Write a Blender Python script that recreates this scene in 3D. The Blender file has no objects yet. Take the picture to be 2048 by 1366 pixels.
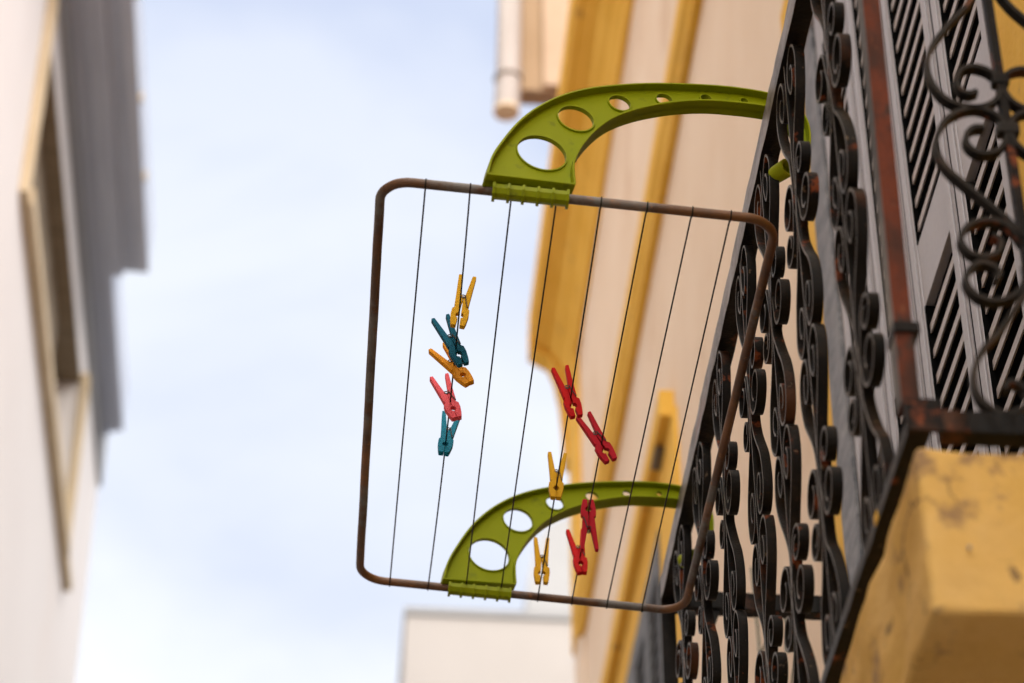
import bpy, bmesh, math, random
from mathutils import Vector, Matrix
random.seed(7)
S = bpy.context.scene
COL = S.collection
R = math.radians

# ------------------------------------------------------------------ camera
cam_d = bpy.data.cameras.new('camera'); cam = bpy.data.objects.new('camera', cam_d); COL.objects.link(cam)
PITCH, YAW = R(37.6), R(4.3)
fwd = Vector((math.sin(YAW)*math.cos(PITCH), math.cos(YAW)*math.cos(PITCH), math.sin(PITCH)))
rgt = Vector((math.cos(YAW), -math.sin(YAW), 0)); upv = rgt.cross(fwd)
cam.matrix_world = Matrix(((rgt.x, upv.x, -fwd.x, 0), (rgt.y, upv.y, -fwd.y, 0), (rgt.z, upv.z, -fwd.z, 1.6), (0, 0, 0, 1)))
cam_d.sensor_width = 36; cam_d.lens = 5307/2048*36
cam_d.clip_start = .05; cam_d.clip_end = 2000
cam_d.dof.use_dof = True; cam_d.dof.focus_distance = 3.66; cam_d.dof.aperture_fstop = 4.3
cam_d.dof.aperture_blades = 0
S.camera = cam

# ------------------------------------------------------------------ world and sun
SUN_EL, SUN_AZ = R(56), R(186)            # azimuth clockwise from +Y: high behind the camera, veiled by cloud
w = bpy.data.worlds.new('World'); S.world = w; w.use_nodes = True
nt = w.node_tree; nt.nodes.clear()
def N(t, **k):
    n = nt.nodes.new(t)
    for a, b in k.items(): setattr(n, a, b)
    return n
wo = N('ShaderNodeOutputWorld'); bg = N('ShaderNodeBackground')
sky = N('ShaderNodeTexSky', sky_type='NISHITA'); sky.sun_disc = False
sky.sun_elevation = SUN_EL; sky.sun_rotation = SUN_AZ; sky.air_density = 1.0; sky.dust_density = 2.0
tc = N('ShaderNodeTexCoord'); mp = N('ShaderNodeMapping'); mp.inputs['Scale'].default_value = (1, 1, 2.2)
nz = N('ShaderNodeTexNoise'); nz.inputs['Scale'].default_value = 4.2; nz.inputs['Detail'].default_value = 5; nz.inputs['Roughness'].default_value = .5
nz.inputs['Distortion'].default_value = .3
rp = N('ShaderNodeValToRGB'); rp.color_ramp.elements[0].position = .38; rp.color_ramp.elements[0].color = (0, 0, 0, 1)
rp.color_ramp.elements[1].position = .66; rp.color_ramp.elements[1].color = (1, 1, 1, 1)
sx = N('ShaderNodeSeparateXYZ')
gr = N('ShaderNodeMapRange'); gr.inputs['From Min'].default_value = .74; gr.inputs['From Max'].default_value = .50
gr.inputs['To Min'].default_value = -.30; gr.inputs['To Max'].default_value = .52
ad = N('ShaderNodeMath', operation='ADD', use_clamp=True)
cl = N('ShaderNodeMixRGB'); cl.inputs[1].default_value = (4.55, 5.2, 6.9, 1); cl.inputs[2].default_value = (7.75, 7.95, 8.3, 1)
mx = N('ShaderNodeMixRGB'); mx.inputs[0].default_value = .92
L = nt.links.new
L(tc.outputs['Generated'], mp.inputs['Vector']); L(mp.outputs[0], nz.inputs['Vector']); L(nz.outputs['Fac'], rp.inputs[0])
L(tc.outputs['Generated'], sx.inputs[0]); L(sx.outputs['Z'], gr.inputs['Value'])
sc = N('ShaderNodeMath', operation='MULTIPLY'); sc.inputs[1].default_value = .62
L(rp.outputs[0], sc.inputs[0]); L(sc.outputs[0], ad.inputs[0]); L(gr.outputs[0], ad.inputs[1]); L(ad.outputs[0], cl.inputs[0])
L(sky.outputs[0], mx.inputs[1]); L(cl.outputs[0], mx.inputs[2]); L(mx.outputs[0], bg.inputs['Color'])
bg.inputs['Strength'].default_value = .062
L(bg.outputs[0], wo.inputs['Surface'])
sd = bpy.data.lights.new('sun', 'SUN'); sun = bpy.data.objects.new('sun', sd); COL.objects.link(sun)
sd.energy = 5.0; sd.angle = R(105); sd.color = (1, .93, .82)
sv = Vector((math.sin(SUN_AZ)*math.cos(SUN_EL), math.cos(SUN_AZ)*math.cos(SUN_EL), math.sin(SUN_EL)))
sun.rotation_euler = sv.to_track_quat('Z', 'Y').to_euler()
S.view_settings.view_transform = 'Standard'; S.view_settings.look = 'None'
S.view_settings.gamma = 1; S.view_settings.use_curve_mapping = False
S.view_settings.exposure = 1.2
S.render.resolution_x = 1024; S.render.resolution_y = 683

# ------------------------------------------------------------------ materials
def mat(name, stops, scale=6, rough=.6, bump=.15, bscale=60, metal=0, stretch=(1, 1, 1), detail=6, spots=None, spec=.5, bdist=.004, vary=False):
    """noise-driven colour ramp (stops = [(pos,(r,g,b)),...]), fine bump, optional spot layer (scale, lo, hi, colour)"""
    m = bpy.data.materials.new(name); m.use_nodes = True
    t = m.node_tree; nd = t.nodes; lk = t.links.new
    b = nd['Principled BSDF']; b.inputs['Roughness'].default_value = rough; b.inputs['Metallic'].default_value = metal
    b.inputs['Specular IOR Level'].default_value = spec
    c = nd.new('ShaderNodeTexCoord'); mpn = nd.new('ShaderNodeMapping'); mpn.inputs['Scale'].default_value = stretch
    if vary:
        oi = nd.new('ShaderNodeObjectInfo'); vm = nd.new('ShaderNodeVectorMath'); vm.operation = 'SCALE'; vm.inputs[0].default_value = (9, 7, 11)
        va = nd.new('ShaderNodeVectorMath'); va.operation = 'ADD'
        lk(oi.outputs['Random'], vm.inputs['Scale']); lk(vm.outputs[0], va.inputs[0]); lk(c.outputs['Object'], va.inputs[1]); lk(va.outputs[0], mpn.inputs[0])
    else: lk(c.outputs['Object'], mpn.inputs[0])
    n = nd.new('ShaderNodeTexNoise'); n.inputs['Scale'].default_value = scale; n.inputs['Detail'].default_value = detail; n.inputs['Roughness'].default_value = .62
    lk(mpn.outputs[0], n.inputs['Vector'])
    r = nd.new('ShaderNodeValToRGB')
    el = r.color_ramp.elements
    while len(el) < len(stops): el.new(.5)
    for e, (p, col) in zip(el, stops): e.position = p; e.color = (*col, 1)
    lk(n.outputs['Fac'], r.inputs[0]); out = r.outputs[0]
    for sp in (spots or []):
        s2 = nd.new('ShaderNodeTexNoise'); s2.inputs['Scale'].default_value = sp[0]; s2.inputs['Detail'].default_value = 8; s2.inputs['Roughness'].default_value = .65
        lk(mpn.outputs[0], s2.inputs['Vector'])
        mr = nd.new('ShaderNodeMapRange'); mr.inputs['From Min'].default_value = sp[1]; mr.inputs['From Max'].default_value = sp[2]
        lk(s2.outputs['Fac'], mr.inputs['Value'])
        mm = nd.new('ShaderNodeMixRGB'); mm.inputs[2].default_value = (*sp[3], 1)
        lk(mr.outputs[0], mm.inputs[0]); lk(out, mm.inputs[1]); out = mm.outputs[0]
    lk(out, b.inputs['Base Color'])
    if bump:
        bn = nd.new('ShaderNodeTexNoise'); bn.inputs['Scale'].default_value = bscale; bn.inputs['Detail'].default_value = 5
        lk(c.outputs['Object'], bn.inputs['Vector'])
        bp = nd.new('ShaderNodeBump'); bp.inputs['Strength'].default_value = bump; bp.inputs['Distance'].default_value = bdist
        lk(bn.outputs['Fac'], bp.inputs['Height']); lk(bp.outputs[0], b.inputs['Normal'])
        rr = nd.new('ShaderNodeMapRange'); rr.inputs['To Min'].default_value = max(0, rough-.12); rr.inputs['To Max'].default_value = min(1, rough+.12)
        lk(bn.outputs['Fac'], rr.inputs['Value']); lk(rr.outputs[0], b.inputs['Roughness'])
    return m

M = {}
M['beige'] = mat('beige plaster', [(.3, (.79, .62, .46)), (.7, (.86, .71, .56))], 2.2, .85, .25, 90, spots=[(1.3, .56, .8, (.62, .42, .27)), (7, .66, .8, (.58, .38, .22))], spec=.2)
M['ochre'] = mat('ochre trim paint', [(.3, (.76, .43, .055)), (.7, (.88, .54, .10))], 3, .8, .3, 70, spots=[(9, .60, .75, (.45, .24, .07)), (2.2, .58, .8, (.52, .30, .06))], spec=.2)
M['ochre_slab'] = mat('ochre slab paint', [(.3, (.59, .355, .085)), (.5, (.67, .42, .13)), (.7, (.71, .47, .18))], 6, .85, .5, 60, spots=[(5, .53, .66, (.55, .33, .09)), (16, .58, .68, (.30, .19, .10)), (2.4, .57, .66, (.82, .62, .30)), (28, .63, .70, (.15, .10, .06))], spec=.08, bdist=.004)
def cracks(m, scale=7, width=.012, col=(.10, .065, .04)):
    t = m.node_tree; nd = t.nodes; b = nd['Principled BSDF']; src = b.inputs['Base Color'].links[0].from_socket
    c = nd.new('ShaderNodeTexCoord'); n = nd.new('ShaderNodeTexNoise'); n.inputs['Scale'].default_value = 9; n.inputs['Detail'].default_value = 6
    va = nd.new('ShaderNodeMixRGB'); va.inputs[0].default_value = .12; t.links.new(c.outputs['Object'], n.inputs['Vector']); t.links.new(c.outputs['Object'], va.inputs[1]); t.links.new(n.outputs['Color'], va.inputs[2])
    v = nd.new('ShaderNodeTexVoronoi'); v.feature = 'DISTANCE_TO_EDGE'; v.inputs['Scale'].default_value = scale; t.links.new(va.outputs[0], v.inputs['Vector'])
    mr = nd.new('ShaderNodeMapRange'); mr.inputs['From Min'].default_value = width; mr.inputs['From Max'].default_value = width*.3; t.links.new(v.outputs['Distance'], mr.inputs['Value'])
    n2 = nd.new('ShaderNodeTexNoise'); n2.inputs['Scale'].default_value = 5; t.links.new(c.outputs['Object'], n2.inputs['Vector'])
    m2 = nd.new('ShaderNodeMapRange'); m2.inputs['From Min'].default_value = .52; m2.inputs['From Max'].default_value = .60; t.links.new(n2.outputs['Fac'], m2.inputs['Value'])
    mu = nd.new('ShaderNodeMath'); mu.operation = 'MULTIPLY'; t.links.new(mr.outputs[0], mu.inputs[0]); t.links.new(m2.outputs[0], mu.inputs[1])
    mm = nd.new('ShaderNodeMixRGB'); mm.inputs[2].default_value = (*col, 1); t.links.new(mu.outputs[0], mm.inputs[0]); t.links.new(src, mm.inputs[1]); t.links.new(mm.outputs[0], b.inputs['Base Color'])
cracks(M['ochre_slab'])
M['ochre_wall'] = mat('rough ochre render', [(.3, (.50, .29, .09)), (.7, (.60, .36, .13))], 8, .9, .7, 160, spots=[(20, .62, .75, (.4, .22, .07))], spec=.15)
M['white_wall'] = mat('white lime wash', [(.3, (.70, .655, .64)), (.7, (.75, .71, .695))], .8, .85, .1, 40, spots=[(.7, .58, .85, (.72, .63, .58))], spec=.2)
M['grey_trim'] = mat('grey painted eaves', [(.3, (.44, .48, .58)), (.7, (.52, .56, .66))], 3, .75, .1, 30, stretch=(4, .5, 1))
M['tan'] = mat('tan stone frame', [(.3, (.52, .40, .25)), (.7, (.62, .50, .34))], 3, .8, .1, 30)
M['brown_shutter'] = mat('brown shutter', [(.3, (.17, .12, .07)), (.7, (.26, .20, .13))], 3, .7, .1, 30, stretch=(1, 6, 1))
M['dull_pane'] = mat('dull glass', [(.3, (.16, .155, .14)), (.7, (.26, .25, .22))], 4, .5, 0, spec=.2)
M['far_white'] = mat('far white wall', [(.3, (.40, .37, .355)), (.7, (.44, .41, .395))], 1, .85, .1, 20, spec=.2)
M['far_grey'] = mat('far grey wall', [(.3, (.27, .27, .28)), (.7, (.33, .33, .335))], 1, .85, .1, 20, spec=.2)
M['cream'] = mat('cream render', [(.3, (.28, .19, .11)), (.7, (.34, .24, .15))], 3, .85, .2, 30, spots=[(14, .6, .72, (.35, .27, .2))], spec=.2)
M['cream_light'] = mat('light cream render', [(.3, (.36, .26, .18)), (.7, (.42, .31, .22))], 3, .85, .2, 30, spec=.2)
M['pipe'] = mat('weathered white plastic pipe', [(.3, (.27, .235, .21)), (.7, (.34, .30, .28))], 5, .5, .05, 30, stretch=(4, 4, .5))
M['dark_metal'] = mat('dark clamp metal', [(.3, (.10, .08, .06)), (.7, (.2, .16, .12))], 5, .5, .05, 30)
IRON = [(.35, (.0030, .0026, .0024)), (.6, (.007, .005, .004)), (.8, (.03, .020, .012))]
M['iron'] = mat('black wrought iron', IRON, 14, .5, .55, 260, spots=[(8, .57, .66, (.06, .022, .009)), (15, .60, .65, (.17, .040, .012)), (60, .64, .70, (.11, .075, .045))], bdist=.0012, spec=.13, vary=True)
M['iron_highlight'] = mat('edge highlight on the iron', [(.35, (.03, .024, .018)), (.55, (.12, .10, .078)), (.75, (.23, .20, .165))], 30, .45, .3, 260, spots=[(9, .60, .66, (.16, .05, .02))], bdist=.0008, spec=.3, vary=True)  # sky highlight painted as a lighter tone on street-facing edges, plus rust spots
M['rail_face'] = mat('pale patchy rail face', [(.36, (.05, .034, .026)), (.48, (.16, .135, .12)), (.62, (.27, .245, .235))], 26, .42, .7, 200, stretch=(1, .35, 1), spots=[(7, .58, .64, (.17, .06, .03)), (80, .6, .68, (.03, .02, .016))], bdist=.0012, spec=.4)  # lighter, patchy tone for the street side of the top rail only
M['iron_rail'] = mat('weathered rail iron', [(.35, (.006, .005, .004)), (.6, (.014, .010, .008)), (.8, (.05, .03, .02))], 22, .5, .7, 200, spots=[(9, .62, .68, (.11, .035, .012))], bdist=.0015, spec=.13)
M['iron_highlight2'] = mat('brown worn iron', [(.35, (.005, .004, .003)), (.55, (.014, .010, .007)), (.75, (.045, .03, .02))], 20, .5, .3, 200, spots=[(9, .60, .66, (.12, .04, .015))], bdist=.0008, spec=.2)
M['rust_post'] = mat('red lead and rust post', [(.36, (.018, .010, .007)), (.46, (.06, .017, .008)), (.56, (.13, .026, .008)), (.66, (.02, .011, .008))], 9, .75, .6, 150, spots=[(30, .56, .64, (.035, .020, .014)), (90, .64, .70, (.18, .06, .025))], stretch=(1, 1, .5), bdist=.0012, spec=.25)
M['worn_paint'] = mat('weathered grey over black paint', [(.4, (.02, .017, .014)), (.55, (.09, .08, .07)), (.7, (.19, .175, .15))], 18, .6, .4, 120, stretch=(1, 1, .35), bdist=.001)
M['tube'] = mat('rusting grey tube', [(.30, (.075, .055, .038)), (.42, (.15, .135, .12)), (.50, (.085, .04, .018)), (.62, (.17, .065, .014)), (.78, (.055, .02, .009))], 5.5, .52, .45, 320, bdist=.0008, spots=[(4.2, .55, .68, (.26, .095, .018)), (70, .62, .7, (.30, .12, .03))])
M['wire'] = mat('plastic coated wire', [(.42, (.022, .009, .008)), (.55, (.007, .014, .008))], 2.2, .5, 0, spec=.2)
M['green'] = mat('green plastic', [(.3, (.22, .262, .0004)), (.7, (.25, .29, .0008))], 9, .5, .12, 500, spec=.16, spots=[(30, .60, .76, (.13, .15, .012)), (90, .66, .74, (.08, .085, .02))], bdist=.0003)
def peg_mat(n, c):
    d = tuple(v*.82 for v in c)
    return mat(n, [(.3, d), (.7, c)], 18, .6, 0, 400, spec=.12, bdist=.0003)
M['peg_yellow'] = peg_mat('yellow plastic', (.70, .37, .006))
M['peg_orange'] = peg_mat('orange plastic', (.88, .34, .004))
M['peg_teal'] = peg_mat('teal plastic', (.002, .11, .185))
M['peg_teal2'] = peg_mat('lighter teal plastic', (.002, .20, .31))
M['peg_pink'] = peg_mat('pink plastic', (.85, .11, .14))
M['peg_red'] = peg_mat('red plastic', (.60, .004, .005))
M['peg_crimson'] = peg_mat('crimson plastic', (.50, .008, .022))
M['spring'] = mat('dull spring steel', [(.3, (.035, .03, .028)), (.7, (.10, .09, .08))], 60, .5, 0, metal=.3)
M['shutter'] = mat('grey painted aluminium', [(.3, (.36, .345, .37)), (.7, (.42, .40, .425))], 6, .42, .1, 120, spots=[(3, .6, .8, (.31, .28, .27)), (36, .70, .75, (.2, .10, .05))], stretch=(2, 2, .4), bdist=.001)
M['slat'] = mat('grey louvre slat', [(.3, (.38, .34, .33)), (.7, (.45, .40, .39))], 6, .5, .05, 100)
M['dark'] = mat('dark room', [(.3, (.004, .004, .004)), (.7, (.006, .006, .006))], 3, .95, 0, spec=0)  # near-black colour that stands in for the shade of unlit interiors
M['gasket'] = mat('black rubber gasket', [(.3, (.012, .014, .015)), (.7, (.02, .022, .024))], 3, .6, 0)
M['marble'] = mat('veined grey marble', [(.32, (.055, .06, .07)), (.5, (.12, .12, .13)), (.68, (.22, .215, .22))], 12, .5, .1, 60, stretch=(1, 1, 2.5))
M['far_shutter'] = mat('dark grey far shutter', [(.3, (.03, .027, .027)), (.7, (.055, .05, .05))], 6, .5, .05, 60)
M['paving'] = mat('granite paving', [(.3, (.12, .115, .105)), (.7, (.17, .16, .15))], 5, .8, .4, 30)
M['dark_paving'] = mat('paving joints', [(.3, (.05, .048, .045)), (.7, (.07, .066, .06))], 5, .9, .4, 30)
M['cable'] = mat('green cable', [(.3, (.02, .045, .028)), (.7, (.03, .06, .035))], 5, .5, 0)
M['roof'] = mat('clay tile', [(.3, (.35, .13, .06)), (.7, (.48, .2, .1))], 5, .8, .3, 30)

# ------------------------------------------------------------------ object helpers
def thing(name, label, cat, base, group=None):
    o = bpy.data.objects.new(name, None); COL.objects.link(o)
    o.location = base; o.empty_display_size = .1
    o['label'] = label; o['category'] = cat
    if group: o['group'] = group
    return o
def worldloc(o):
    v = Vector(o.location)
    while o.parent: o = o.parent; v += o.location
    return v
def mesh_obj(name, verts, faces, m, parent=None, label=None, smooth=False, bevel=0):
    """verts in world coordinates; stored relative to the parent thing"""
    off = worldloc(parent) if parent else Vector((0, 0, 0))
    me = bpy.data.meshes.new(name); me.from_pydata([tuple(Vector(v)-off) for v in verts], [], faces); me.validate()
    me.materials.append(m)
    bm = bmesh.new(); bm.from_mesh(me); bmesh.ops.recalc_face_normals(bm, faces=bm.faces)
    if bevel:
        ed = [e for e in bm.edges if len(e.link_faces) == 2 and e.calc_face_angle(0) > .6]
        bmesh.ops.bevel(bm, geom=ed, offset=bevel, segments=2, affect='EDGES', profile=.7, clamp_overlap=True)
    bm.to_mesh(me); bm.free()
    if smooth:
        for p in me.polygons: p.use_smooth = True
        try: me.set_sharp_from_angle(angle=R(38))
        except Exception: pass
    o = bpy.data.objects.new(name, me); COL.objects.link(o)
    if parent: o.parent = parent
    if label: o['label'] = label
    return o
class MB:
    def __init__(s): s.v = []; s.f = []
    def add(s, v, f):
        k = len(s.v); s.v += [tuple(a) for a in v]; s.f += [tuple(i+k for i in q) for q in f]; return s
    def box(s, x0, x1, y0, y1, z0, z1):
        v = [(x, y, z) for x in (x0, x1) for y in (y0, y1) for z in (z0, z1)]
        return s.add(v, [(0, 1, 3, 2), (4, 6, 7, 5), (0, 4, 5, 1), (2, 3, 7, 6), (0, 2, 6, 4), (1, 5, 7, 3)])
    def prism(s, poly, axis, a, b):
        """extrude a 2-D polygon: axis 'y' -> poly is (x,z), 'x' -> (y,z), 'z' -> (x,y)"""
        def P(p, t): return {'y': (p[0], t, p[1]), 'x': (t, p[0], p[1]), 'z': (p[0], p[1], t)}[axis]
        n = len(poly)
        return s.add([P(p, a) for p in poly]+[P(p, b) for p in poly],
                     [tuple(range(n)), tuple(range(2*n-1, n-1, -1))]+[(i, (i+1) % n, n+(i+1) % n, n+i) for i in range(n)])
    def tube(s, pts, r, k=10, closed=False, caps=True):
        pts = [Vector(p) for p in pts]; n = len(pts); rings = []
        rr = r if hasattr(r, '__len__') else [r]*n
        prev = None
        for i, p in enumerate(pts):
            if closed: t = (pts[(i+1) % n]-pts[i-1]).normalized()
            else: t = (pts[min(i+1, n-1)]-pts[max(i-1, 0)]).normalized()
            if prev is None:
                a = Vector((0, 0, 1)) if abs(t.z) < .9 else Vector((1, 0, 0)); u = t.cross(a).normalized()
            else: u = (prev-t*prev.dot(t)).normalized()
            prev = u; v = t.cross(u)
            rings.append([p+(u*math.cos(2*math.pi*j/k)+v*math.sin(2*math.pi*j/k))*rr[i] for j in range(k)])
        V = [q for rg in rings for q in rg]; F = []
        for i in range(n if closed else n-1):
            a, b = i*k, ((i+1) % n)*k
            F += [(a+j, a+(j+1) % k, b+(j+1) % k, b+j) for j in range(k)]
        if caps and not closed: F += [tuple(range(k))[::-1], tuple((n-1)*k+j for j in range(k))]
        return s.add(V, F)
    def build(s, name, m, parent=None, label=None, smooth=False, bevel=0): return mesh_obj(name, s.v, s.f, m, parent, label, smooth, bevel)
def struct(o): o['kind'] = 'structure'; return o
def catmull(P, n=6, closed=False):
    P = [Vector(p) for p in P]; out = []; m = len(P)
    rng = range(m if closed else m-1)
    for i in rng:
        p1, p2 = P[i], P[(i+1) % m]
        p0 = P[i-1] if (closed or i > 0) else p1*2-p2
        p3 = P[(i+2) % m] if (closed or i+2 < m) else p2*2-p1
        for j in range(n):
            t = j/n
            out.append(.5*((2*p1)+(p2-p0)*t+(2*p0-5*p1+4*p2-p3)*t*t+(3*p1-p0-3*p2+p3)*t**3))
    if not closed: out.append(P[-1])
    return out
def ribbon(path, w0, w1, th, place):
    """flat bar bent along a 2-D path; place((a,b), depth) -> world; rectangular section th x (w1-w0)"""
    n = len(path); V = []; F = []
    for i, p in enumerate(path):
        t = (path[min(i+1, n-1)]-path[max(i-1, 0)]); t = t.normalized() if t.length > 1e-9 else Vector((1, 0))
        nn = Vector((-t.y, t.x))*(th/2)
        for d, sg in ((w0, 1), (w0, -1), (w1, -1), (w1, 1)): V.append(place(p+nn*sg, d))
    for i in range(n-1):
        a, b = 4*i, 4*i+4
        F += [(a+j, a+(j+1) % 4, b+(j+1) % 4, b+j) for j in range(4)]
    F += [(3, 2, 1, 0), tuple(4*(n-1)+j for j in range(4))]
    return V, F

# ------------------------------------------------------------------ the street
WX = .88                                    # street face of the yellow-trimmed house
g = MB(); g.add([(-400, -400, 0), (400, -400, 0), (400, 400, 0), (-400, 400, 0)], [(0, 1, 2, 3)])
struct(g.build('ground', M['dark_paving']))
pv = struct(MB().box(-1.59, .87, -5, 30, .002, .012).build('street', M['dark_paving']))
row = 0; ref = None
for j in range(34):
    for i in range(4):
        y0 = -4.9+j*.6; x0 = -1.57+i*.61
        if ref is None:
            ref = MB().box(0, .595, 0, .585, .012, .042).build('paving_slab', M['paving'], pv, bevel=.004); o = ref
        else: o = ref.copy(); COL.objects.link(o); o.parent = pv
        o.location = (x0, y0+(.3 if i % 2 else 0), random.uniform(-.002, .003))

# ------------------------------------------------------------------ house on the right
house = thing('house', 'beige house with ochre cornice, bands and corner strip on the right side of the street', 'house', (2.6, 3, 0))
YE, TOP = 8.5, 8.28
DY0, DY1, DZ0, DZ1 = 2.63, 3.70, 3.04, 5.30      # balcony door opening
FY0, FY1, FZ0, FZ1 = 6.10, 7.40, 3.05, 5.69      # far window opening
wl = MB()
def wallrect(y0, y1, z0, z1): wl.box(WX, WX+.32, y0, y1, z0, z1)
for (y0, y1, z0, z1) in [(-4, DY0, 0, TOP), (DY0, DY1, 0, DZ0), (DY0, DY1, DZ1, TOP), (DY1, FY0, 0, TOP), (FY0, FY1, 0, FZ0), (FY0, FY1, FZ1, TOP), (FY1, YE, 0, TOP)]:
    wallrect(y0, y1, z0, z1)
wl.box(WX+.32, 4.5, YE-.3, YE, 0, TOP); wl.box(4.2, 4.5, -4, YE-.3, 0, TOP); wl.box(WX+.32, 4.2, -4, -3.7, 0, TOP)
wl.build('wall', M['beige'], house)
rf = MB(); rf.prism([(WX-.1, TOP+.30), (4.6, TOP+.30), (2.7, TOP+1.2)], 'y', -4.05, YE+.05); rf.build('roof', M['roof'], house)
# cornice: moulded profile run along the eaves, mitred block at the far corner
prof = [(.88, 7.90), (.862, 7.90), (.858, 7.985), (.840, 8.03), (.832, 8.06), (.815, 8.075), (.80, 8.11), (.785, 8.125), (.768, 8.125), (.762, 8.145), (.718, 8.15), (.716, 8.19), (.706, 8.20), (.706, 8.285), (.88, 8.285)]
MB().prism(prof, 'y', -4.02, YE-.006).build('cornice', M['ochre'], house)
capp = [(YE-.17, 7.9)]
MB().prism([(.88, 7.6), (.852, 7.6), (.846, 7.75), (.835, 7.90), (.815, 8.02), (.79, 8.09), (.712, 8.14), (.712, 8.285), (.88, 8.285)], 'y', YE-.004, YE+.10).build('cornice_return', M['ochre'], house)
MB().box(.862, .88, YE-.30, YE-.002, 6.70, 7.898).build('corner_strip', M['ochre'], house)
MB().box(.872, .88, YE-.33, YE-.004, 5.9, 6.698).build('corner_panel', M['beige'], house)
bd = MB(); bd.prism([(WX, 6.60), (.856, 6.60), (.85, 6.64), (.838, 6.66), (.836, 6.74), (.845, 6.775), (.862, 6.79), (WX, 6.79)], 'y', -4.01, YE-.302)
bd.build('string_course', M['ochre'], house)
# far window: surround, ear, shutters
fs = MB()
fs.box(.868, .88, 5.74, FY0, 3.0, 5.84); fs.box(.868, .88, FY1, 7.76, 3.0, 5.84); fs.box(.868, .88, FY0, FY1, FZ1, 5.84)
fs.build('window_surround', M['ochre'], house)
MB().box(.838, .88, 5.79, 7.8, 5.842, 5.93).build('window_hood', M['ochre'], house, bevel=.006)
MB().box(.842, .870, 5.93, 6.03, 5.825, 5.8415).build('hood_block', M['dark_metal'], house, bevel=.006)
fl = 0
for k in range(4):
    y0 = FY0+.01+k*.322; y1 = y0+.312
    f = MB(); f.box(.865, .90, y0, y0+.05, FZ0+.01, FZ1-.01); f.box(.865, .90, y1-.05, y1, FZ0+.01, FZ1-.01)
    f.box(.866, .899, y0+.05, y1-.05, FZ0+.01, FZ0+.11); f.box(.866, .899, y0+.05, y1-.05, FZ1-.11, FZ1-.01); f.box(.866, .899, y0+.05, y1-.05, 4.3, 4.42)
    fo = f.build('far_shutter', M['far_shutter'], house)
    sl = MB()
    z = FZ0+.14
    while z < FZ1-.13:
        if not 4.28 < z < 4.43: sl.box(.872, .888, y0+.05, y1-.05, z, z+.014)
        z += .05
    so = sl.build('louvre', M['far_shutter'], fo); so['kind'] = 'stuff'
MB().box(.94, .96, FY0, FY1, FZ0, FZ1).build('window_backing', M['dark'], house)  # near-black sheet, interior shade painted behind the far louvres
# balcony door surround
ds = MB()
ds.box(.868, .88, 2.34, DY0-.004, 3.0, 5.58); ds.box(.870, .88, 3.82, 3.985, 3.0, 5.58); ds.box(.870, .88, DY0-.004, 3.82, 5.325, 5.58)
ds.build('door_surround', M['ochre'], house)
MB().box(.8805-.018, .8805-.002, 1.2, 2.338, 2.9, 6.0).build('wall_panel', M['ochre_wall'], house)
mj = MB(); mj.box(.866, .93, DY1+.002, 3.818, 3.0, 5.275)
mj.build('door_jamb', M['marble'], house)
MB().box(.864, .90, DY0-.003, 3.819, 5.3, 5.323).build('door_lintel', M['shutter'], house)
MB().box(1.02, 1.04, DY0-.2, DY1+.2, DZ0-.1, DZ1+.1).build('door_backing', M['dark'], house)  # near-black sheet, the room's shade painted behind the slats
MB().box(.90, 1.02, DY0-.02, DY0-.0005, DZ0, DZ1).build('door_reveal', M['dark'], house); MB().box(.90, 1.02, DY1+.1, DY1+.12, DZ0, DZ1).build('door_reveal', M['dark'], house)  # sides painted in the same interior shade
# four folding louvred leaves; each slat its own sub-part
leaves = [(2.637, 2.9075), (2.919, 3.1985), (3.2065, 3.438), (3.450, 3.697)]
SLAT = {}
for li, (y0, y1) in enumerate(leaves):
    sw = .044; ZB, ZT = 3.06, 5.29
    f = MB()
    for (a, b) in ((y0, y0+sw), (y1-sw, y1)):
        f.box(.874, .892, a, b, ZB, ZT)
        f.box(.871, .874, a+.010, b-.010, ZB, ZT)          # raised rib of the extrusion
    for (a, b) in ((ZB, 3.20), (4.140, 4.262), (ZT-.11, ZT)): f.box(.876, .890, y0+sw, y1-sw, a, b)
    fo = f.build('shutter', M['shutter'], house, bevel=.0012)
    gk = MB(); gk.box(.875, .905, y1+.0005, y1+.0075, ZB, ZT); gk.build('gasket', M['dark'], fo)
    gk = MB(); gk.box(.875, .93, y1-sw-.006, y1-sw-.0005, 3.202, 4.138); gk.box(.875, .93, y1-sw-.006, y1-sw-.0005, 4.264, ZT-.112); gk.build('channel', M['dark'], fo)
    proto = None
    zs = [3.215+.0483*k for k in range(19)]+[4.286+.0483*k for k in range(19)]
    for z in zs:
        if proto is None:
            v = MB(); yy0, yy1 = y0+sw+.0005, y1-sw-.0065
            v.prism([(.8785, 0), (.8790, .0165), (.8810, .0168), (.8815, .001)], 'y', yy0, yy1)
            pr = v.build('slat', M['slat'], None); proto = pr; pr.parent = fo; o = pr
        else:
            o = proto.copy(); COL.objects.link(o); o.parent = fo
        o.location = Vector((0, 0, z+random.uniform(-.0008, .0008)))-worldloc(fo)
# handle / latch on the third leaf
h = MB(); h.box(.860, .8705, 3.222, 3.236, 3.62, 3.86); h.tube([(.855, 3.229, 3.86), (.845, 3.229, 3.875), (.845, 3.229, 3.93)], .004, 6)
h.build('door_handle', M['gasket'], house, smooth=True)

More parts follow.
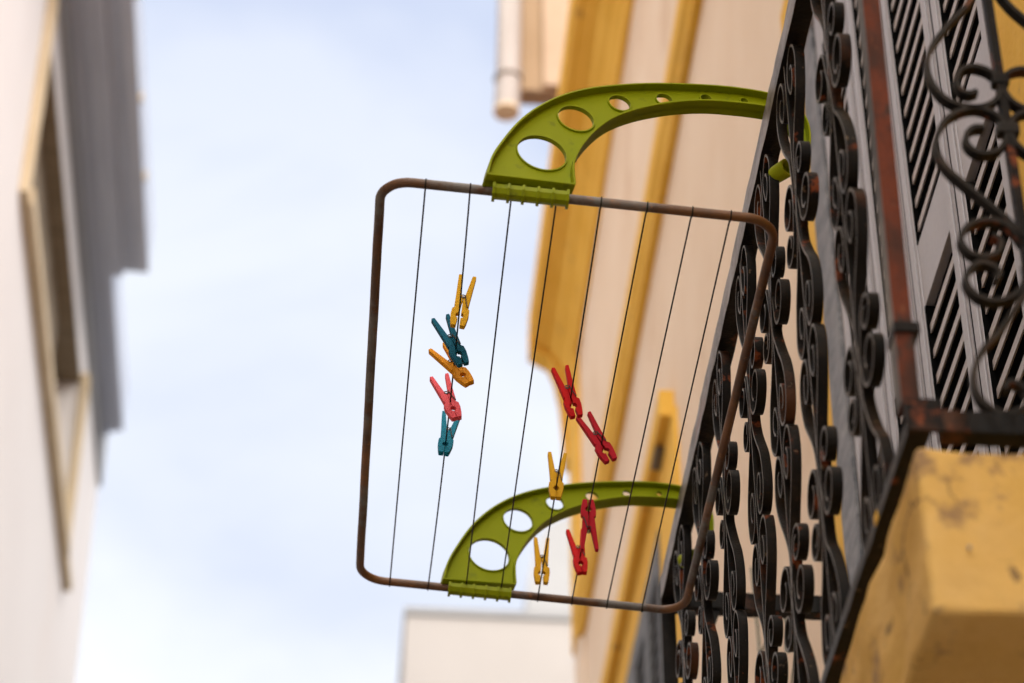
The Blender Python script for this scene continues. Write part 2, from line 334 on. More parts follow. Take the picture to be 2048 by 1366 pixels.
# ------------------------------------------------------------------ balcony slab
balc = thing('balcony', 'ochre painted concrete balcony slab below the iron railing', 'balcony', (.7, 2.9, 2.86))
from mathutils import noise as mnoise
bm = bmesh.new(); bmesh.ops.create_cube(bm, size=1)
for v in bm.verts: v.co = Vector((.531+(v.co.x+.5)*.349, 2.0+(v.co.y+.5)*1.84, 2.862+(v.co.z+.5)*.180))
ed = [e for e in bm.edges]
bmesh.ops.bevel(bm, geom=ed, offset=.008, segments=3, affect='EDGES', profile=.6)
bmesh.ops.triangulate(bm, faces=bm.faces)
for it in range(6):
    lg = [e for e in bm.edges if e.calc_length() > .022]
    if not lg: break
    bmesh.ops.subdivide_edges(bm, edges=lg, cuts=1)
    bmesh.ops.triangulate(bm, faces=[f for f in bm.faces if len(f.verts) > 3])
for v in bm.verts:
    n_ = v.normal if v.normal.length > .1 else Vector((0, 0, 1))
    d_ = mnoise.fractal(v.co*9, 1.0, 2.0, 4)*.0048+mnoise.noise(v.co*55)*.0012
    if v.co.x < .86: v.co += n_*d_
me = bpy.data.meshes.new('slab'); off_ = worldloc(balc)
for v in bm.verts: v.co -= off_
bm.to_mesh(me); bm.free(); me.materials.append(M['ochre_slab'])
for p in me.polygons: p.use_smooth = True
bm_o = bpy.data.objects.new('slab', me); COL.objects.link(bm_o); bm_o.parent = balc
def patch(name, pts, m, y=1.995, th=.003):
    P = [(x+random.uniform(-.0012, .0012), z+random.uniform(-.0012, .0012)) for x, z in pts]
    MB().prism(P, 'y', y, y+th).build(name, m, balc, bevel=.0008)
patch('plaster_chip', [(.5665, 2.9285), (.5690, 2.9305), (.5712, 2.9290), (.5705, 2.9262), (.5680, 2.9255)], M['pipe'], y=1.9935)

# ------------------------------------------------------------------ railing
RX0, RX1 = .539, .561
rail = thing('balcony_railing', 'black wrought iron balcony railing of rusty scrolls', 'railing', (.70, 2.9, 3.04))
def wobble_bar(name, x0, x1, y0, y1, z0, z1, m, ax='y', n=26, amp=.0007, face=None, **k):
    V = []; F = []
    for i in range(n+1):
        t = i/n
        c = [(x0, z0), (x1, z0), (x1, z1), (x0, z1)]
        for (a, b) in c:
            if ax == 'y': V.append((a+random.uniform(-amp, amp), y0+(y1-y0)*t, b+random.uniform(-amp, amp)))
            else: V.append((x0+(x1-x0)*t, [y0, y1][0 if a == x0 else 1]+random.uniform(-amp, amp), b+random.uniform(-amp, amp)))
    for i in range(n): 
        a, b = 4*i, 4*i+4; F += [(a+j, a+(j+1) % 4, b+(j+1) % 4, b+j) for j in range(4)]
    F += [(3, 2, 1, 0), tuple(4*n+j for j in range(4))]
    ob = mesh_obj(name, V, F, m, rail, bevel=.0012, smooth=False, **k)
    ob.data.materials.append(face or m)
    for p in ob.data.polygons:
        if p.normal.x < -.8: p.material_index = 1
    return ob
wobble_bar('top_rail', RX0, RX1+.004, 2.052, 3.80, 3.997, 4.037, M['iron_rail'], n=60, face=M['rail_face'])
wobble_bar('bottom_rail', RX0-.001, .5605, 2.024, 3.80, 3.096, 3.112, M['iron'], n=60, face=M['iron_highlight2'])
wobble_bar('top_rail', RX1, .879, 2.024, 2.046, 3.997, 4.036, M['iron_rail'], ax='x')
wobble_bar('bottom_rail', RX1+.0045, .879, 2.022, 2.046, 3.078, 3.103, M['iron'], ax='x')
wobble_bar('top_rail', RX1, .879, 3.80, 3.826, 3.985, 4.018, M['iron'], ax='x', label='rusty flat bar running back to the wall at the far end')
pst = MB(); q = [(.5280, 3.1125), (.5465, 3.1125), (.5580, 4.10), (.5395, 4.10)]
pst.prism(q, 'y', 2.024, 2.050); po = pst.build('corner_post', M['rust_post'], rail, label='corner post with red primer and rust showing')
po.data.materials.append(M['worn_paint'])
for p in po.data.polygons:
    if p.normal.x < -.7: p.material_index = 1
pst = MB(); pst.box(RX0-.010, RX1+.004, 2.019, 2.0235, 3.076, 3.1135); pst.build('rail_end', M['iron'], rail)
pst = MB(); pst.box(RX0, RX1+.002, 3.801, 3.828, 2.98, 4.034); pst.build('corner_post', M['iron_rail'], rail, bevel=.0015)
pst = MB(); pst.box(.866, .879, 2.026, 2.044, 3.106, 3.996); pst.build('wall_post', M['iron'], rail)
cb = MB(); cb.box(.5275, .5535, 2.020, 2.054, 3.196, 3.208); cb.build('collar', M['iron'], rail, bevel=.001)
br = MB(); br.prism([(.60, 3.984), (.64, 3.984), (.63, 3.955)], 'y', 3.805, 3.82); br.build('bracket', M['iron'], rail)

V2 = lambda a, b: Vector((a, b))
def scroll_path(big, seed=0):
    """one S-shaped bar of a column: small coil beside the knot, straight down the axis, wide flare, large coil"""
    rg = random.Random(seed); jt = lambda a: rg.uniform(-a, a)
    pts = []
    if not big: Rr, uc, zc = .0265, .0455, .0335
    else: Rr, uc, zc = .0335, .0500, .0265
    Rr *= 1+jt(.06); uc += jt(.0015); zc += jt(.0015); st_ = .62+jt(.22)
    n = 26
    for i in range(n+1):
        ph = math.pi*(st_+(3.02-st_)*i/n); r = Rr*(.40+.60*(i/n)**.9)
        pts.append(V2(uc+r*math.cos(ph), zc+r*math.sin(ph)))
    ctrl = [pts[-1], V2(.0125, zc-.022), V2(.0068, zc-.040), V2(.0046, -.028), V2(.0058, -.050), V2(.0135, -.075), V2(.030, -.102), V2(.0475, -.130), V2(.0585, -.157), V2(.0600, -.182), V2(.0525, -.204), V2(.036, -.2150), V2(.0195, -.208), V2(.0105, -.189), V2(.0125, -.166), V2(.0235, -.152), V2(.0345, -.158), V2(.0385, -.174), V2(.0345, -.188), V2(.0280, -.190)]
    ctrl = ctrl[:4]+[V2(c.x+jt(.0016), c.y+jt(.0018)) for c in ctrl[4:]]
    return pts[:-1]+[V2(v.x, v.y) for v in catmull(ctrl, 5)]
SC = []
for big, sd_ in [(False, k) for k in range(7)]+[(True, 20+k) for k in range(7)]:
    path = scroll_path(big, sd_)
    V, F = ribbon(path, 0, .0128, .0034, lambda p, d: (d, -p.x, p.y))       # near side of a column has smaller Y
    SC.append((V, F))
def make_scroll_meshes():
    out = []
    for V, F in SC:
        me = bpy.data.meshes.new('scroll'); me.from_pydata(V, [], F); me.materials.append(M['iron']); me.materials.append(M['iron_highlight'])
        bm = bmesh.new(); bm.from_mesh(me); bmesh.ops.recalc_face_normals(bm, faces=bm.faces)
        for f_ in bm.faces:
            if f_.normal.x < -.8: f_.material_index = 1  # painted highlight goes on the street-facing edge
        bm.to_mesh(me); bm.free()
        for p in me.polygons: p.use_smooth = True
        me.set_sharp_from_angle(angle=R(45)); out.append(me)
    return out
_all = make_scroll_meshes(); SM, BG_ = _all[:7], _all[7:]
axes = [2.246, 2.489, 2.695, 2.894, 3.136, 3.371, 3.600]
LZ = 3.762
roff = worldloc(rail)
for ai, y in enumerate(axes):
    for zi, z in enumerate((3.762, 3.323)):
        tops, bots = (1.06, 1.0) if zi == 0 else (1.0, 1.0)
        # (mesh, rotate 180 about X, flip z via rotation about knot axis Z?) -> near side: small coil up/flares down; big coil down/flares up
        spec = [(random.choice(SM), 1, 1, bots), (random.choice(BG_), 1, -1, tops), (random.choice(SM), -1, -1, tops), (random.choice(BG_), -1, 1, bots)]
        for me, sy, sz, st in spec:
            o = bpy.data.objects.new('scroll', me); COL.objects.link(o); o.parent = rail
            o.location = Vector((RX0+.003+random.uniform(-.001, .001), y+random.uniform(-.0012, .0012), z+random.uniform(-.0015, .0015)))-roff
            o.scale = (1, sy*random.uniform(.96, 1.04), sz*st*random.uniform(.992, 1.004))
            o.rotation_euler = (R(random.uniform(-.7, .7)), 0, R(random.uniform(-1, 1)))
# flat upright through the middle of every column, and weld beads where the bars meet
for y in axes:
    lean = random.uniform(-.002, .002); V = []; F = []; n = 14
    for i in range(n+1):
        z = 3.1125+(3.996-3.1125)*i/n; yy = y+lean*(i/n-.5)+random.uniform(-.0004, .0004)
        for (a, b) in ((RX0+.0035, -.0018), (RX0+.0155, -.0016), (RX0+.0155, .0016), (RX0+.0035, .0018)): V.append((a, yy+b, z))
    for i in range(n): F += [(4*i+j, 4*i+(j+1) % 4, 4*i+4+(j+1) % 4, 4*i+4+j) for j in range(4)]
    F += [(3, 2, 1, 0), tuple(4*n+j for j in range(4))]
    ub = mesh_obj('upright_bar', V, F, M['iron'], rail); ub.data.materials.append(M['iron_highlight'])
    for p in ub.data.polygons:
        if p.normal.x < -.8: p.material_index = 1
for y in axes:
    for z in (3.762, 3.323):
        w_ = MB(); w_.box(RX0+.0045, RX0+.0165, y-.0055, y+.0055, z-.040, z-.014); w_.build('weld', M['iron'], rail, bevel=.0015)

# near side panel, in the plane Y = 2.03, hand-shaped scrolls either side of an upright bar
PY0, PY1 = 2.028, 2.041
def sidepl(p): return V2(p[0]*.98, 1.6+(p[1]-1.6)*.98)
curves = {
 'upper': [(0.662,3.572),(0.652,3.568),(0.643,3.574),(0.641,3.588),(0.648,3.603),(0.663,3.609),(0.680,3.602),(0.689,3.584),(0.680,3.559),(0.657,3.548),(0.628,3.557),(0.612,3.586),(0.614,3.625),(0.638,3.668),(0.668,3.708),(0.684,3.75),(0.686,3.80)],
 'mid': [(0.664,3.520),(0.652,3.518),(0.643,3.507),(0.644,3.492),(0.656,3.482),(0.676,3.488),(0.688,3.512),(0.681,3.537),(0.655,3.547),(0.625,3.530),(0.609,3.495),(0.615,3.462),(0.637,3.434),(0.660,3.408),(0.680,3.382),(0.687,3.360),(0.680,3.378-.004),(0.668,3.386),(0.648,3.388),(0.630,3.378),(0.622,3.360),(0.630,3.343),(0.646,3.339),(0.660,3.347),(0.664,3.362),(0.656,3.368)],
 'low': [(0.652,3.308),(0.658,3.318),(0.652,3.327),(0.638,3.330),(0.625,3.318),(0.622,3.302),(0.632,3.286),(0.650,3.281),(0.670,3.290),(0.684,3.312),(0.686,3.334),(0.684,3.30),(0.672,3.278),(0.650,3.243),(0.628,3.215),(0.617,3.186),(0.619,3.158),(0.636,3.140),(0.655,3.142),(0.668,3.155),(0.666,3.172),(0.652,3.178),(0.645,3.168)],
 'top': [(0.686,3.80),(0.684,3.84),(0.668,3.88),(0.638,3.92),(0.617,3.955),(0.622,3.985),(0.645,4.0),(0.668,3.99),(0.674,3.965),(0.658,3.95),(0.646,3.962)],
}
BX = .690
for nm, cc in curves.items():
    for sgn in (1, -1):
        P = [sidepl((BX+(x-BX)*sgn, z)) for x, z in cc]
        path = [V2(v.x, v.y) for v in catmull([Vector((p.x, p.y, 0)) for p in P], 5)]
        V, F = ribbon(path, PY0, PY1, .0052, lambda p, d: (p.x, d, p.y))
        so = mesh_obj('scroll', V, F, M['iron'], rail, smooth=True); so.data.materials.append(M['iron_highlight2'])
        for p in so.data.polygons:
            if p.normal.y < -.8: p.material_index = 1
bb = MB(); bb.box(BX*.98-.0045, BX*.98+.0045, PY0+.001, PY1-.001, 3.106, 3.995); bb.build('upright_bar', M['iron'], rail)
bb = MB(); bb.box(BX*.98-.012, BX*.98+.012, PY0-.001, PY1, 3.474, 3.488); bb.build('collar', M['iron_highlight2'], rail, bevel=.002)
bb = MB(); bb.box(BX*.98-.009, BX*.98+.009, PY0-.001, PY1, 3.545, 3.558); bb.build('collar', M['iron'], rail, bevel=.002)
bb = MB(); bb.box(.797, .804, PY0+.001, PY1-.001, 3.106, 3.995); bb.build('upright_bar', M['iron'], rail)

pbl = MB(); pbl.box(RX0-.0022, RX0-.0006, 2.205, 2.220, 3.098, 3.109); pbl.build('paint_blob', M['ochre'], rail, bevel=.0008)
# cable drooping on the wall behind
cb = catmull([(.870, 4.74, 4.68), (.868, 4.71, 4.549), (.866, 4.69, 4.47), (.862, 4.66, 4.42), (.868, 4.60, 4.417), (.866, 4.52, 4.42), (.868, 4.449, 4.39), (.862, 4.396, 4.347), (.866, 4.375, 4.315), (.868, 4.41, 4.29), (.862, 4.37, 4.25), (.868, 4.317, 4.223), (.866, 4.37, 4.18), (.868, 4.45, 4.12), (.868, 4.46, 3.9), (.868, 4.45, 3.0)], 8)
o = MB().tube(cb, .0028, 6).build('cable', M['cable'], smooth=True); o['label'] = 'thin green cable hanging in loops on the beige wall behind the railing'; o['category'] = 'cable'

# ------------------------------------------------------------------ drying rack
rack = thing('drying_rack', 'small rusty tube drying rack hung by green plastic arms outside the balcony railing', 'drying rack', (.2777, 3.0198, 3.8))
TB = .072; RC = Vector((.2777, 3.0198, 3.8)); HW, HL, TR = .2534, .4711, .0063
def rk(u, v, h=0):       # rack-plane coordinates -> world
    return RC+Vector((u*math.cos(TB)+h*math.sin(TB), v, -u*math.sin(TB)+h*math.cos(TB)))
cr = .040; loop = []
for (cx, cy, a0) in ((HW-cr, HL-cr, 0), (-HW+cr, HL-cr, 90), (-HW+cr, -HL+cr, 180), (HW-cr, -HL+cr, 270)):
    for i in range(11):
        a = R(a0+9*i); loop.append((cx+cr*math.cos(a), cy+cr*math.sin(a)))
dense = []
for i, p in enumerate(loop):
    q = loop[(i+1) % len(loop)]; d = math.hypot(q[0]-p[0], q[1]-p[1]); n = max(1, int(d/.03))
    for j in range(n): dense.append((p[0]+(q[0]-p[0])*j/n, p[1]+(q[1]-p[1])*j/n))
MB().tube([rk(u+random.uniform(-.0002, .0002), v) for u, v in dense], TR, 16, closed=True).build('frame', M['tube'], rack, smooth=True)
jt = MB(); jt.tube([rk(HW, .118), rk(HW, .121)], TR+.0003, 16); jt.build('tube_joint', M['dark_metal'], rack, smooth=True)
jt = MB(); jt.tube([rk(.188, HL, -TR-.0004), rk(.188, HL, -TR+.001)], .0022, 10); jt.build('screw_hole', M['dark'], rack)
near = [(.0817, 2.5523), (.1384, 2.553), (.1914, 2.5543), (.249, 2.5559), (.3051, 2.5548), (.3639, 2.5552), (.4214, 2.5548), (.4705, 2.5539)]
far = [(.0727, 3.4886), (.1323, 3.4845), (.1905, 3.4836), (.2447, 3.482), (.3029, 3.4811), (.3559, 3.4827), (.4104, 3.4839), (.4648, 3.4838)]
wires = []
for k in range(8):
    x0, x1 = near[k][0], far[k][0]
    u0, u1 = (x0-RC.x)/math.cos(TB), (x1-RC.x)/math.cos(TB)
    sag = [0, .004, .0008, .0005, .002, .002, .0003, .0005][k]; side = [0, .0035, 0, 0, .001, -.001, 0, 0][k]
    P = []
    for i in range(41):
        t = i/40; b = 4*t*(1-t)
        P.append(rk(u0+(u1-u0)*t+side*b, -HL+2*HL*t, -sag*b))
    wires.append(P)
    a = rk(u0, -HL); 
    m = MB(); m.tube(P, .00112, 8)
    for (u, v, sg) in ((u0, -HL, 1), (u1, HL, -1)):      # the wire wraps the bar
        m.tube([rk(u, v+sg*math.cos(q)*(TR+.0008), math.sin(q)*(TR+.0008)) for q in [R(30*j) for j in range(5, 13)]], .0010, 6)
    m.build('wire', M['wire'], rack, smooth=True)

# green arms -------------------------------------------------------
KY, KZ = .2, .13
nrm = Vector((-KY, 1, -KZ)).normalized()
def armpt(p, d, off): return Vector((p[0], 2.532+KY*(p[0]-.21)+KZ*(p[1]-3.82), p[1]))+nrm*d+off
outer = [(.1582, 3.8120), (.1576, 3.8150), (.1590, 3.8230), (.1638, 3.8475), (.175, 3.8766), (.1984, 3.9244), (.2255, 3.9631), (.2563, 3.9943), (.2909, 4.0187), (.3286, 4.0371), (.3746, 4.0546), (.424, 4.0685), (.4738, 4.0795), (.5095, 4.0846), (.5466, 4.0860), (.5734, 4.0815), (.593, 4.0650), (.6030, 4.0419), (.6042, 4.0114), (.5994, 3.9796), (.5884, 3.9513)]
inner = [(.2722, 3.8225), (.2734, 3.8270), (.2726, 3.8456), (.2738, 3.869), (.2846, 3.9013), (.3038, 3.9373), (.3278, 3.9682), (.3595, 3.9945), (.3955, 4.0161), (.4317, 4.0327), (.4687, 4.0444), (.5049, 4.0507), (.5397, 4.0544), (.5600, 4.0530), (.5760, 4.0420), (.5840, 4.0240), (.5850, 4.0050), (.5810, 3.9860), (.5720, 3.9640)]
oc = [(v.x, v.y) for v in catmull([Vector((*p, 0)) for p in outer], 4)]
ic = [(v.x, v.y) for v in catmull([Vector((*p, 0)) for p in inner], 4)]
holes = [((.2325, 3.8830), .0325), ((.2797, 3.9640), .0243), ((.341, 4.0130), .0150), ((.4035, 4.0385), .0112), ((.463, 4.0575), .0080), ((.5175, 4.0680), .0056)]
def resample(P, n):
    d = [0]
    for a, b in zip(P, P[1:]): d.append(d[-1]+math.hypot(b[0]-a[0], b[1]-a[1]))
    out = []; j = 0
    for i in range(n):
        s = d[-1]*i/(n-1)
        while j < len(d)-2 and d[j+1] < s: j += 1
        t = (s-d[j])/max(1e-9, d[j+1]-d[j]); out.append((P[j][0]+(P[j+1][0]-P[j][0])*t, P[j][1]+(P[j+1][1]-P[j][1])*t))
    return out
def web_mesh(off, parent):
    cu = bpy.data.curves.new('tmp', 'CURVE'); cu.dimensions = '2D'; cu.fill_mode = 'BOTH'; cu.extrude = .0013
    def spl(P):
        s = cu.splines.new('POLY'); s.points.add(len(P)-1)
        for q, p in zip(s.points, P): q.co = (p[0], p[1], 0, 1)
        s.use_cyclic_u = True
    spl(oc+ic[::-1])
    for (c, r) in holes: spl([(c[0]+r*math.cos(2*math.pi*i/40), c[1]+r*math.sin(2*math.pi*i/40)) for i in range(40)])
    ob = bpy.data.objects.new('tmp', cu); COL.objects.link(ob)
    dg = bpy.context.evaluated_depsgraph_get(); me = bpy.data.meshes.new_from_object(ob.evaluated_get(dg))
    V = [armpt((v.co.x, v.co.y), .0125+v.co.z, off) for v in me.vertices]; F = [tuple(p.vertices) for p in me.polygons]
    bpy.data.objects.remove(ob); bpy.data.curves.remove(cu); bpy.data.meshes.remove(me)
    m = MB(); m.add(V, F); return m
def make_arm(off):
    arm = web_mesh(off, rack).build('arm', M['green'], rack, smooth=False)
    # flange all round, 24 mm deep, drawn inside the outline
    ring = oc+ic[::-1]
    rg = [Vector((*p, 0)) for p in ring]; n = len(rg); V = []; F = []
    for i in range(n):
        t = (rg[(i+1) % n]-rg[i-1]).normalized(); nn = Vector((t.y, -t.x, 0)); th = .0028
        a, b = rg[i], rg[i]+nn*th
        for (p, d) in ((a, .0006), (a, .0244), (a-(a-b)*.25, .025), (b, .025), (b, 0), (a-(a-b)*.25, 0)): V.append(armpt((p.x, p.y), d, off))
    for i in range(n):
        a, b = 6*i, 6*((i+1) % n); F += [(a+j, a+(j+1) % 6, b+(j+1) % 6, b+j) for j in range(6)]
    mesh_obj('flange', V, F, M['green'], arm, smooth=True)
    for (c, r) in holes:
        V = []; F = []; k = 44
        prof_ = ((r-.0004, .0085), (r+.0013, .0085), (r+.0016, .0105), (r+.0016, .0150), (r-.0004, .0150))
        for i in range(k):
            a = 2*math.pi*i/k
            for (rr_, d) in prof_: V.append(armpt((c[0]+rr_*math.cos(a), c[1]+rr_*math.sin(a)), d, off))
        m5 = len(prof_)
        for i in range(k):
            a, b = m5*i, m5*((i+1) % k); F += [(a+j, a+(j+1) % m5, b+(j+1) % m5, b+j) for j in range(m5)]
        mesh_obj('hole_rim', V, F, M['green'], arm, smooth=True)
    # hollow clamp nose at the end of the hook
    c0 = armpt((.5610, 3.9400), .012, off); ax = Vector((.40, -.62, -.10)).normalized()
    V = []; F = []; k = 28; u = ax.cross(Vector((0, 0, 1))).normalized(); v = ax.cross(u)
    pr = ((.0085, -.004), (.0092, .012), (.0085, .0135), (.0068, .0130), (.0060, .003), (.0, .003))
    pr = ((.0, -.014), (.0118, -.014), (.0128, .011), (.0120, .0130), (.0098, .0124), (.0086, .000), (.0, .000))
    for i in range(k):
        a = 2*math.pi*i/k
        for (rr_, d) in pr: V.append(c0+ax*d+(u*math.cos(a)*1.0+v*math.sin(a))*rr_)
    m7 = len(pr)
    for i in range(k):
        a, b = m7*i, m7*((i+1) % k); F += [(a+j, a+j+1, b+j+1, b+j) for j in range(m7-1)]
    mesh_obj('clamp_nose', V, F, M['green'], arm, smooth=True)
    # ribbed snap-on tube clip under the base
    cl_ = MB(); sgn = -HL if off.y < .5 else HL
    ua, ub = (.168-RC.x+off.x), (.2620-RC.x+off.x)
    def cyl(u0_, u1_, prof2):
        V = []; F = []; k2 = len(prof2)
        for uu in (u0_, u1_):
            for (a, r_) in prof2: V.append(rk(uu, sgn+r_*math.cos(R(a)), r_*math.sin(R(a))))
        F = [(j, (j+1) % k2, k2+(j+1) % k2, k2+j) for j in range(k2)]+[tuple(range(k2))[::-1], tuple(range(k2, 2*k2))]
        cl_.add(V, F)
    body = [(100, .0086), (140, .0088), (165, .0110), (180, .0155), (203, .0172), (228, .0172), (250, .0150), (272, .0122), (300, .0105), (335, .0090), (10, .0086), (50, .0086)]
    cyl(ua, ub, body)
    for i in range(6):
        uu = ua+(ub-ua)*i/5; rib = [(a, r_+(.0032 if a > 170 else .0008)) for a, r_ in body]
        cyl(uu-.0019, uu+.0019, rib)
    cl_.build('tube_clip', M['green'], arm, bevel=.0005)
make_arm(Vector((0, 0, 0)))
make_arm(Vector((-.003, .951, 0)))

# ------------------------------------------------------------------ clothes pegs
half = [(.0002, .0006), (.0030, .0), (.0070, .0), (.0088, .0065), (.0108, .0180), (.0108, .0270), (.0078, .0300), (.0078, .0322), (.0090, .0335), (.0100, .0450), (.0140, .0838), (.0134, .0853), (.0096, .0853), (.0088, .0840), (.0028, .0520), (.0016, .0500), (.0002, .0470), (.0002, .0212), (.0026, .0205), (.0042, .0172), (.0028, .0138), (.0003, .0130)]
TH = .0085
peg_cache = {}
def peg_meshes(m, open_deg):
    key = (m.name, open_deg)
    if key in peg_cache: return peg_cache[key]
    out = []
    for sgn in (1, -1):
        V = []; n = len(half); piv = Vector((0, .047)); a = R(open_deg)*sgn
        pts = []
        for (x, y) in half:
            p = Vector((x*sgn, y))-piv; p = Vector((p.x*math.cos(a)-p.y*math.sin(a), p.x*math.sin(a)+p.y*math.cos(a)))+piv; pts.append(p)
        for z in (-TH/2, TH/2): V += [(p.x, p.y, z) for p in pts]
        me = bpy.data.meshes.new('jaw'); me.from_pydata(V, [], [tuple(range(n)), tuple(range(2*n-1, n-1, -1))]+[(i, (i+1) % n, n+(i+1) % n, n+i) for i in range(n)])
        bm = bmesh.new(); bm.from_mesh(me); bmesh.ops.recalc_face_normals(bm, faces=bm.faces)
        ed = [e for e in bm.edges if abs(abs(e.verts[0].co.z)-TH/2) < 1e-6 and abs(e.verts[0].co.z-e.verts[1].co.z) < 1e-6]
        bmesh.ops.bevel(bm, geom=ed, offset=.0004, segments=1, affect='EDGES', clamp_overlap=True)
        bmesh.ops.triangulate(bm, faces=[f for f in bm.faces if len(f.verts) > 4])
        bm.to_mesh(me); bm.free(); me.materials.append(m)
        out.append(me)
    peg_cache[key] = out; return out
sp = MB(); helix = [(.0030*math.cos(t), .0495+.0030*math.sin(t), (-.0060+.0120*i/60)) for i, t in enumerate([2*math.pi*3*i/60+math.pi*.9 for i in range(61)])]
sp.tube([(-.0080, .0316, -.0046), (-.0078, .0316, -.0056), (-.0052, .0395, -.0058)]+helix+[(.0052, .0395, .0058), (.0078, .0316, .0056), (.0080, .0316, .0046)], .00080, 6)
spring_me = sp.build('spring', M['spring'], smooth=True); sme = spring_me.data; bpy.data.objects.remove(spring_me)
# wire, pixel row -> distance along the wire (m from the near bar), roll in the hanging plane, lean towards the street, grip height
pegs = [
 ('wire2', 1, 3.0, 'peg_yellow', 'yellow peg with open jaws, highest of the cluster on the second wire from the left', 2.2),
]
FX = 5307.0
def proj(p):
    v = p-Vector((0, 0, 1.6)); z = v.dot(fwd); return (1024+FX*v.dot(rgt)/z, 683-FX*v.dot(upv)/z, z)
def wire_at(k, row):
    P = wires[k]; best = None
    for a, b in zip(P, P[1:]):
        ya, yb = proj(a)[1], proj(b)[1]
        if ya <= row <= yb: return a+(b-a)*((row-ya)/(yb-ya))
    return P[len(P)//2]
def add_peg(k, J, T, grip_row, mname, label, open_deg=0, flip=1, yaw=0):
    G = wire_at(k, grip_row)                         # where the jaws hold the wire
    z = proj(G)[2]
    ext = 1.0
    dx, dy = (T[0]-J[0]), (J[1]-T[1])                # handle direction as it hangs
    X = dx*z/FX; Lh = .085; Z_s = dy*z/FX
    # peg plane is upright across the wire; lean about the street axis makes up the length
    # direction (X, a, b): upv component = b*cos(P) - a*sin(P)
    rem = Lh*Lh-X*X; best = None
    for i in range(-60, 61):
        t = R(i*1.0); a, b = math.sin(t)*math.sqrt(max(rem, 1e-6)), math.cos(t)*math.sqrt(max(rem, 1e-6))*flip
        e = abs(b*math.cos(PITCH)-a*math.sin(PITCH)-Z_s)+abs(i)*1e-6
        if best is None or e < best[0]: best = (e, a, b)
    d = Vector((X, best[1], best[2])).normalized()
    # local frame: y = d, z = thickness, roughly along the wire
    zt = Vector((math.sin(R(yaw)), 1, 0)); zt = (zt-d*zt.dot(d)).normalized(); xt = d.cross(zt)
    # distance from jaw tip to the wire, from the picture rows
    fr = (J[1]-grip_row)/(J[1]-T[1]); gd = max(.004, min(.045, fr*Lh))
    base = G-d*gd
    pc = Vector(base)
    o = thing('clothes_peg', label, 'clothes peg', pc, 'plastic pegs clipped to the wires of the drying rack')
    o.rotation_mode = 'QUATERNION'; o.rotation_quaternion = Matrix((xt, d, zt)).transposed().to_quaternion()
    for me in peg_meshes(M[mname], open_deg):
        c = bpy.data.objects.new('jaw', me); COL.objects.link(c); c.parent = o
    c = bpy.data.objects.new('spring', sme); COL.objects.link(c); c.parent = o
    return o
add_peg(1, (918, 654), (937, 553), 645, 'peg_yellow', 'yellow peg standing highest of the five pegs on the second wire from the left', 3)
add_peg(1, (925, 729), (876, 637), 698, 'peg_teal', 'dark teal peg tilted left just under the uppermost yellow peg', 1)
add_peg(1, (932, 766), (866, 697), 733, 'peg_orange', 'orange-yellow peg lying most tilted, between the dark teal and the pink peg', 0)
add_peg(1, (914, 836), (877, 756), 806, 'peg_pink', 'the only pink peg, below the orange-yellow one', 0)
add_peg(1, (886, 907), (902, 830), 886, 'peg_teal2', 'lighter teal peg, lowest of the five on the second wire from the left', 0)
add_peg(4, (1152, 833), (1119, 738), 798, 'peg_red', 'bright red peg highest in the right group, tilted left over the ochre cornice', 2)
add_peg(5, (1226, 921), (1171, 834), 890, 'peg_crimson', 'crimson peg tilted left with open jaws, rightmost of all the pegs', 3)
add_peg(4, (1114, 996), (1119, 911), 976, 'peg_yellow', 'yellow peg with closed jaws standing upright above the far green arm', 0)
add_peg(5, (1179, 1002), (1181, 1097), 1026, 'peg_crimson', 'crimson peg hanging upside down with its handles pointing down', 1, flip=-1)
add_peg(5, (1161, 1145), (1149, 1065), 1118, 'peg_red', 'bright red peg below the upside down one, lowest of the red pegs', 0)
add_peg(4, (1087, 1166), (1088, 1083), 1150, 'peg_yellow', 'yellow peg with parted jaws, lowest of all the pegs, near the rusty far bar', 3)

# ------------------------------------------------------------------ white house on the left
LX = -1.6
lh = thing('white_house', 'white house with grey eaves and tan window frame, left of the street', 'house', (-3.4, 10, 0))
WY0, WY1, WZ0, WZ1 = 9.64, 12.75, 9.82, 11.02
lw = MB(); LT = 11.44; T0 = LX-.35
for (y0, y1, z0, z1) in [(-6, WY0, 0, LT), (WY0, WY1, 0, WZ0), (WY0, WY1, WZ1, LT), (WY1, 14.25, 0, LT)]: lw.box(T0, LX, y0, y1, z0, z1)
lw.box(-6, T0, 13.9, 14.25, 0, LT); lw.box(-6, T0, -6, -5.65, 0, LT); lw.box(-6, -5.7, -5.65, 13.9, 0, LT)
lw.build('wall', M['white_wall'], lh)
MB().box(-6.1, LX, -6.1, 14.3, 11.80, 12.0).build('roof', M['roof'], lh)
wf = MB(); fw = .07
wf.box(LX+.001, LX+.045, WY0-fw, WY0+.02, WZ0-fw, WZ1+.03); wf.box(LX+.001, LX+.045, WY1-.02, WY1+fw, WZ0-fw, WZ1+.03)
wf.box(LX+.001, LX+.06, WY0+.02, WY1-.02, WZ0-fw, WZ0+.025); wf.box(LX+.001, LX+.05, WY1+fw, WY1+.34, WZ0-fw, WZ0-.01)
fo = wf.build('window_frame', M['tan'], lh)
sh = MB(); 
for k in range(5): sh.box(LX-.12-.02*(k % 2), LX-.10, 9.68+k*.50, 9.68+k*.50+.47, WZ0+.14, WZ1)
sh.build('blind', M['brown_shutter'], lh)
MB().box(LX-.16, LX-.15, WY0, WY1, WZ0, WZ1).build('pane', M['dull_pane'], lh)
MB().box(LX-.34, LX-.002, WY0+.001, WY1-.001, WZ1-.03, WZ1-.001).build('window_head', M['brown_shutter'], lh)
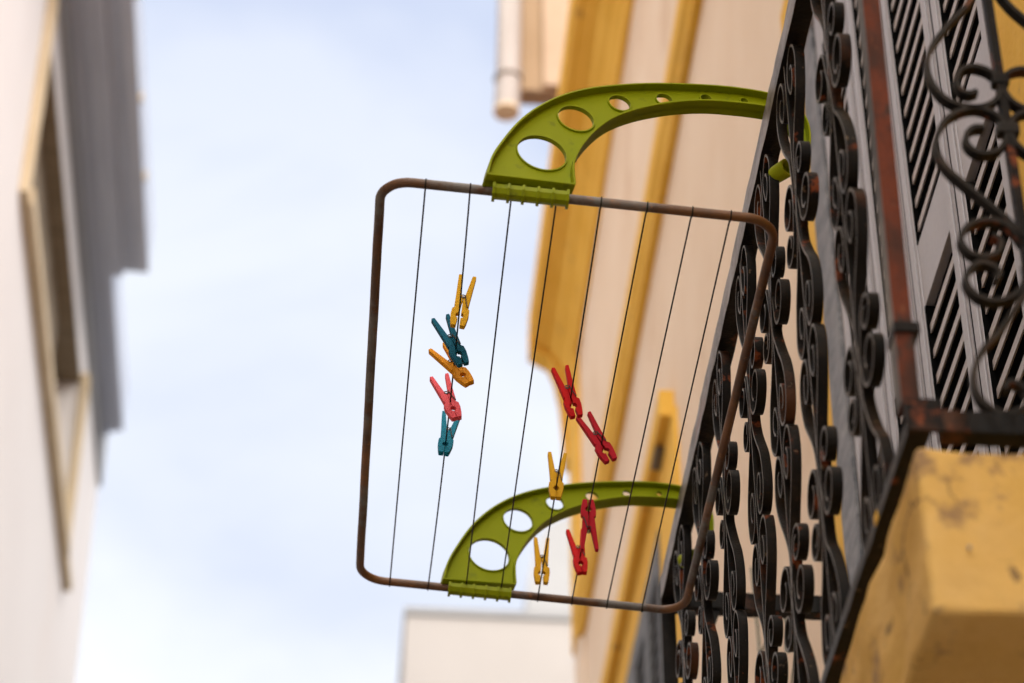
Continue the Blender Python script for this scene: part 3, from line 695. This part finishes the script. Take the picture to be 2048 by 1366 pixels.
# eaves: boards and gutters stepping out over the street, each ending nearer than the one behind
for (x0, x1, y1, z0) in [(-1.60, -1.572, 14.24, 11.27), (-1.572, -1.535, 13.93, 11.445), (-1.535, -1.485, 13.90, 11.46), (-1.485, -1.435, 13.86, 11.445),
                         (-1.435, -1.375, 12.30, 11.45), (-1.375, -1.30, 12.28, 11.475), (-1.30, -1.222, 12.24, 11.44)]:
    MB().box(x0+.002, x1-.002, -6.05, y1, z0, 11.79).build('eaves_board', M['grey_trim'] if y1 < 14 else M['far_grey'], lh)
for y in (10.75, 11.4, 9.95):
    MB().box(-1.224, -1.208, y, y+.03, 11.45, 11.50).build('bracket', M['tan'], lh)

# ------------------------------------------------------------------ next house beyond the ochre corner, with its drainpipe
nh = thing('cream_house', 'cream building top with a white drainpipe, seen beyond the ochre cornice', 'house', (1.6, 9.5, 0))
cw = MB(); cw.box(.695, 3.2, 8.80, 8.90, 9.84, 12.5); cw.box(1.02, 3.2, 8.80, 8.90, 0, 9.838)
cw.build('wall', M['cream'], nh)
MB().box(.805, 3.0, 8.775, 8.798, 9.855, 12.4).build('wall_strip', M['cream_light'], nh)
dp = MB(); dp.tube([(.672, 8.76, 12.4), (.655, 8.76, 10.9), (.640, 8.76, 9.80)], .056, 20); dpo = dp.build('drainpipe', M['pipe'], nh, smooth=True)
MB().tube([(.640, 8.76, 9.81), (.634, 8.76, 9.66)], .058, 20).build('pipe_socket', M['pipe'], dpo, smooth=True)
MB().tube([(.634, 8.76, 9.672), (.634, 8.76, 9.655)], .0585, 20).build('pipe_rim', M['tan'], dpo, smooth=True)
ck = MB(); ck.tube([(.640+.057*math.cos(a), 8.76+.057*math.sin(a), 9.86) for a in [R(x) for x in range(-200, 21, 20)]]+[(.70, 8.79, 9.95)], .009, 8); ck.build('clamp', M['dark_metal'], dpo, smooth=True)

# ------------------------------------------------------------------ far white building and grey gable across the end of the street
fb = thing('white_building', 'plain white building closing the far end of the street', 'building', (2, 15, 0))
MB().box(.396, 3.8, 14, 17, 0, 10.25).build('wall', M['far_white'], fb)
MB().box(.386, 3.82, 13.985, 17.02, 10.252, 10.30).build('parapet', M['far_grey'], fb)
gb = thing('grey_building', 'pale grey rounded gable rising behind the far white building', 'building', (3, 20, 0))
pts = [(1.64, 0), (1.64, 14.2)]+[(1.64+.35*(1-math.cos(R(a))), 14.2+.85*math.sin(R(a))) for a in range(0, 91, 15)]+[(4.5, 15.05), (4.5, 0)]
MB().prism(pts, 'y', 20, 24).build('wall', M['far_grey'], gb)
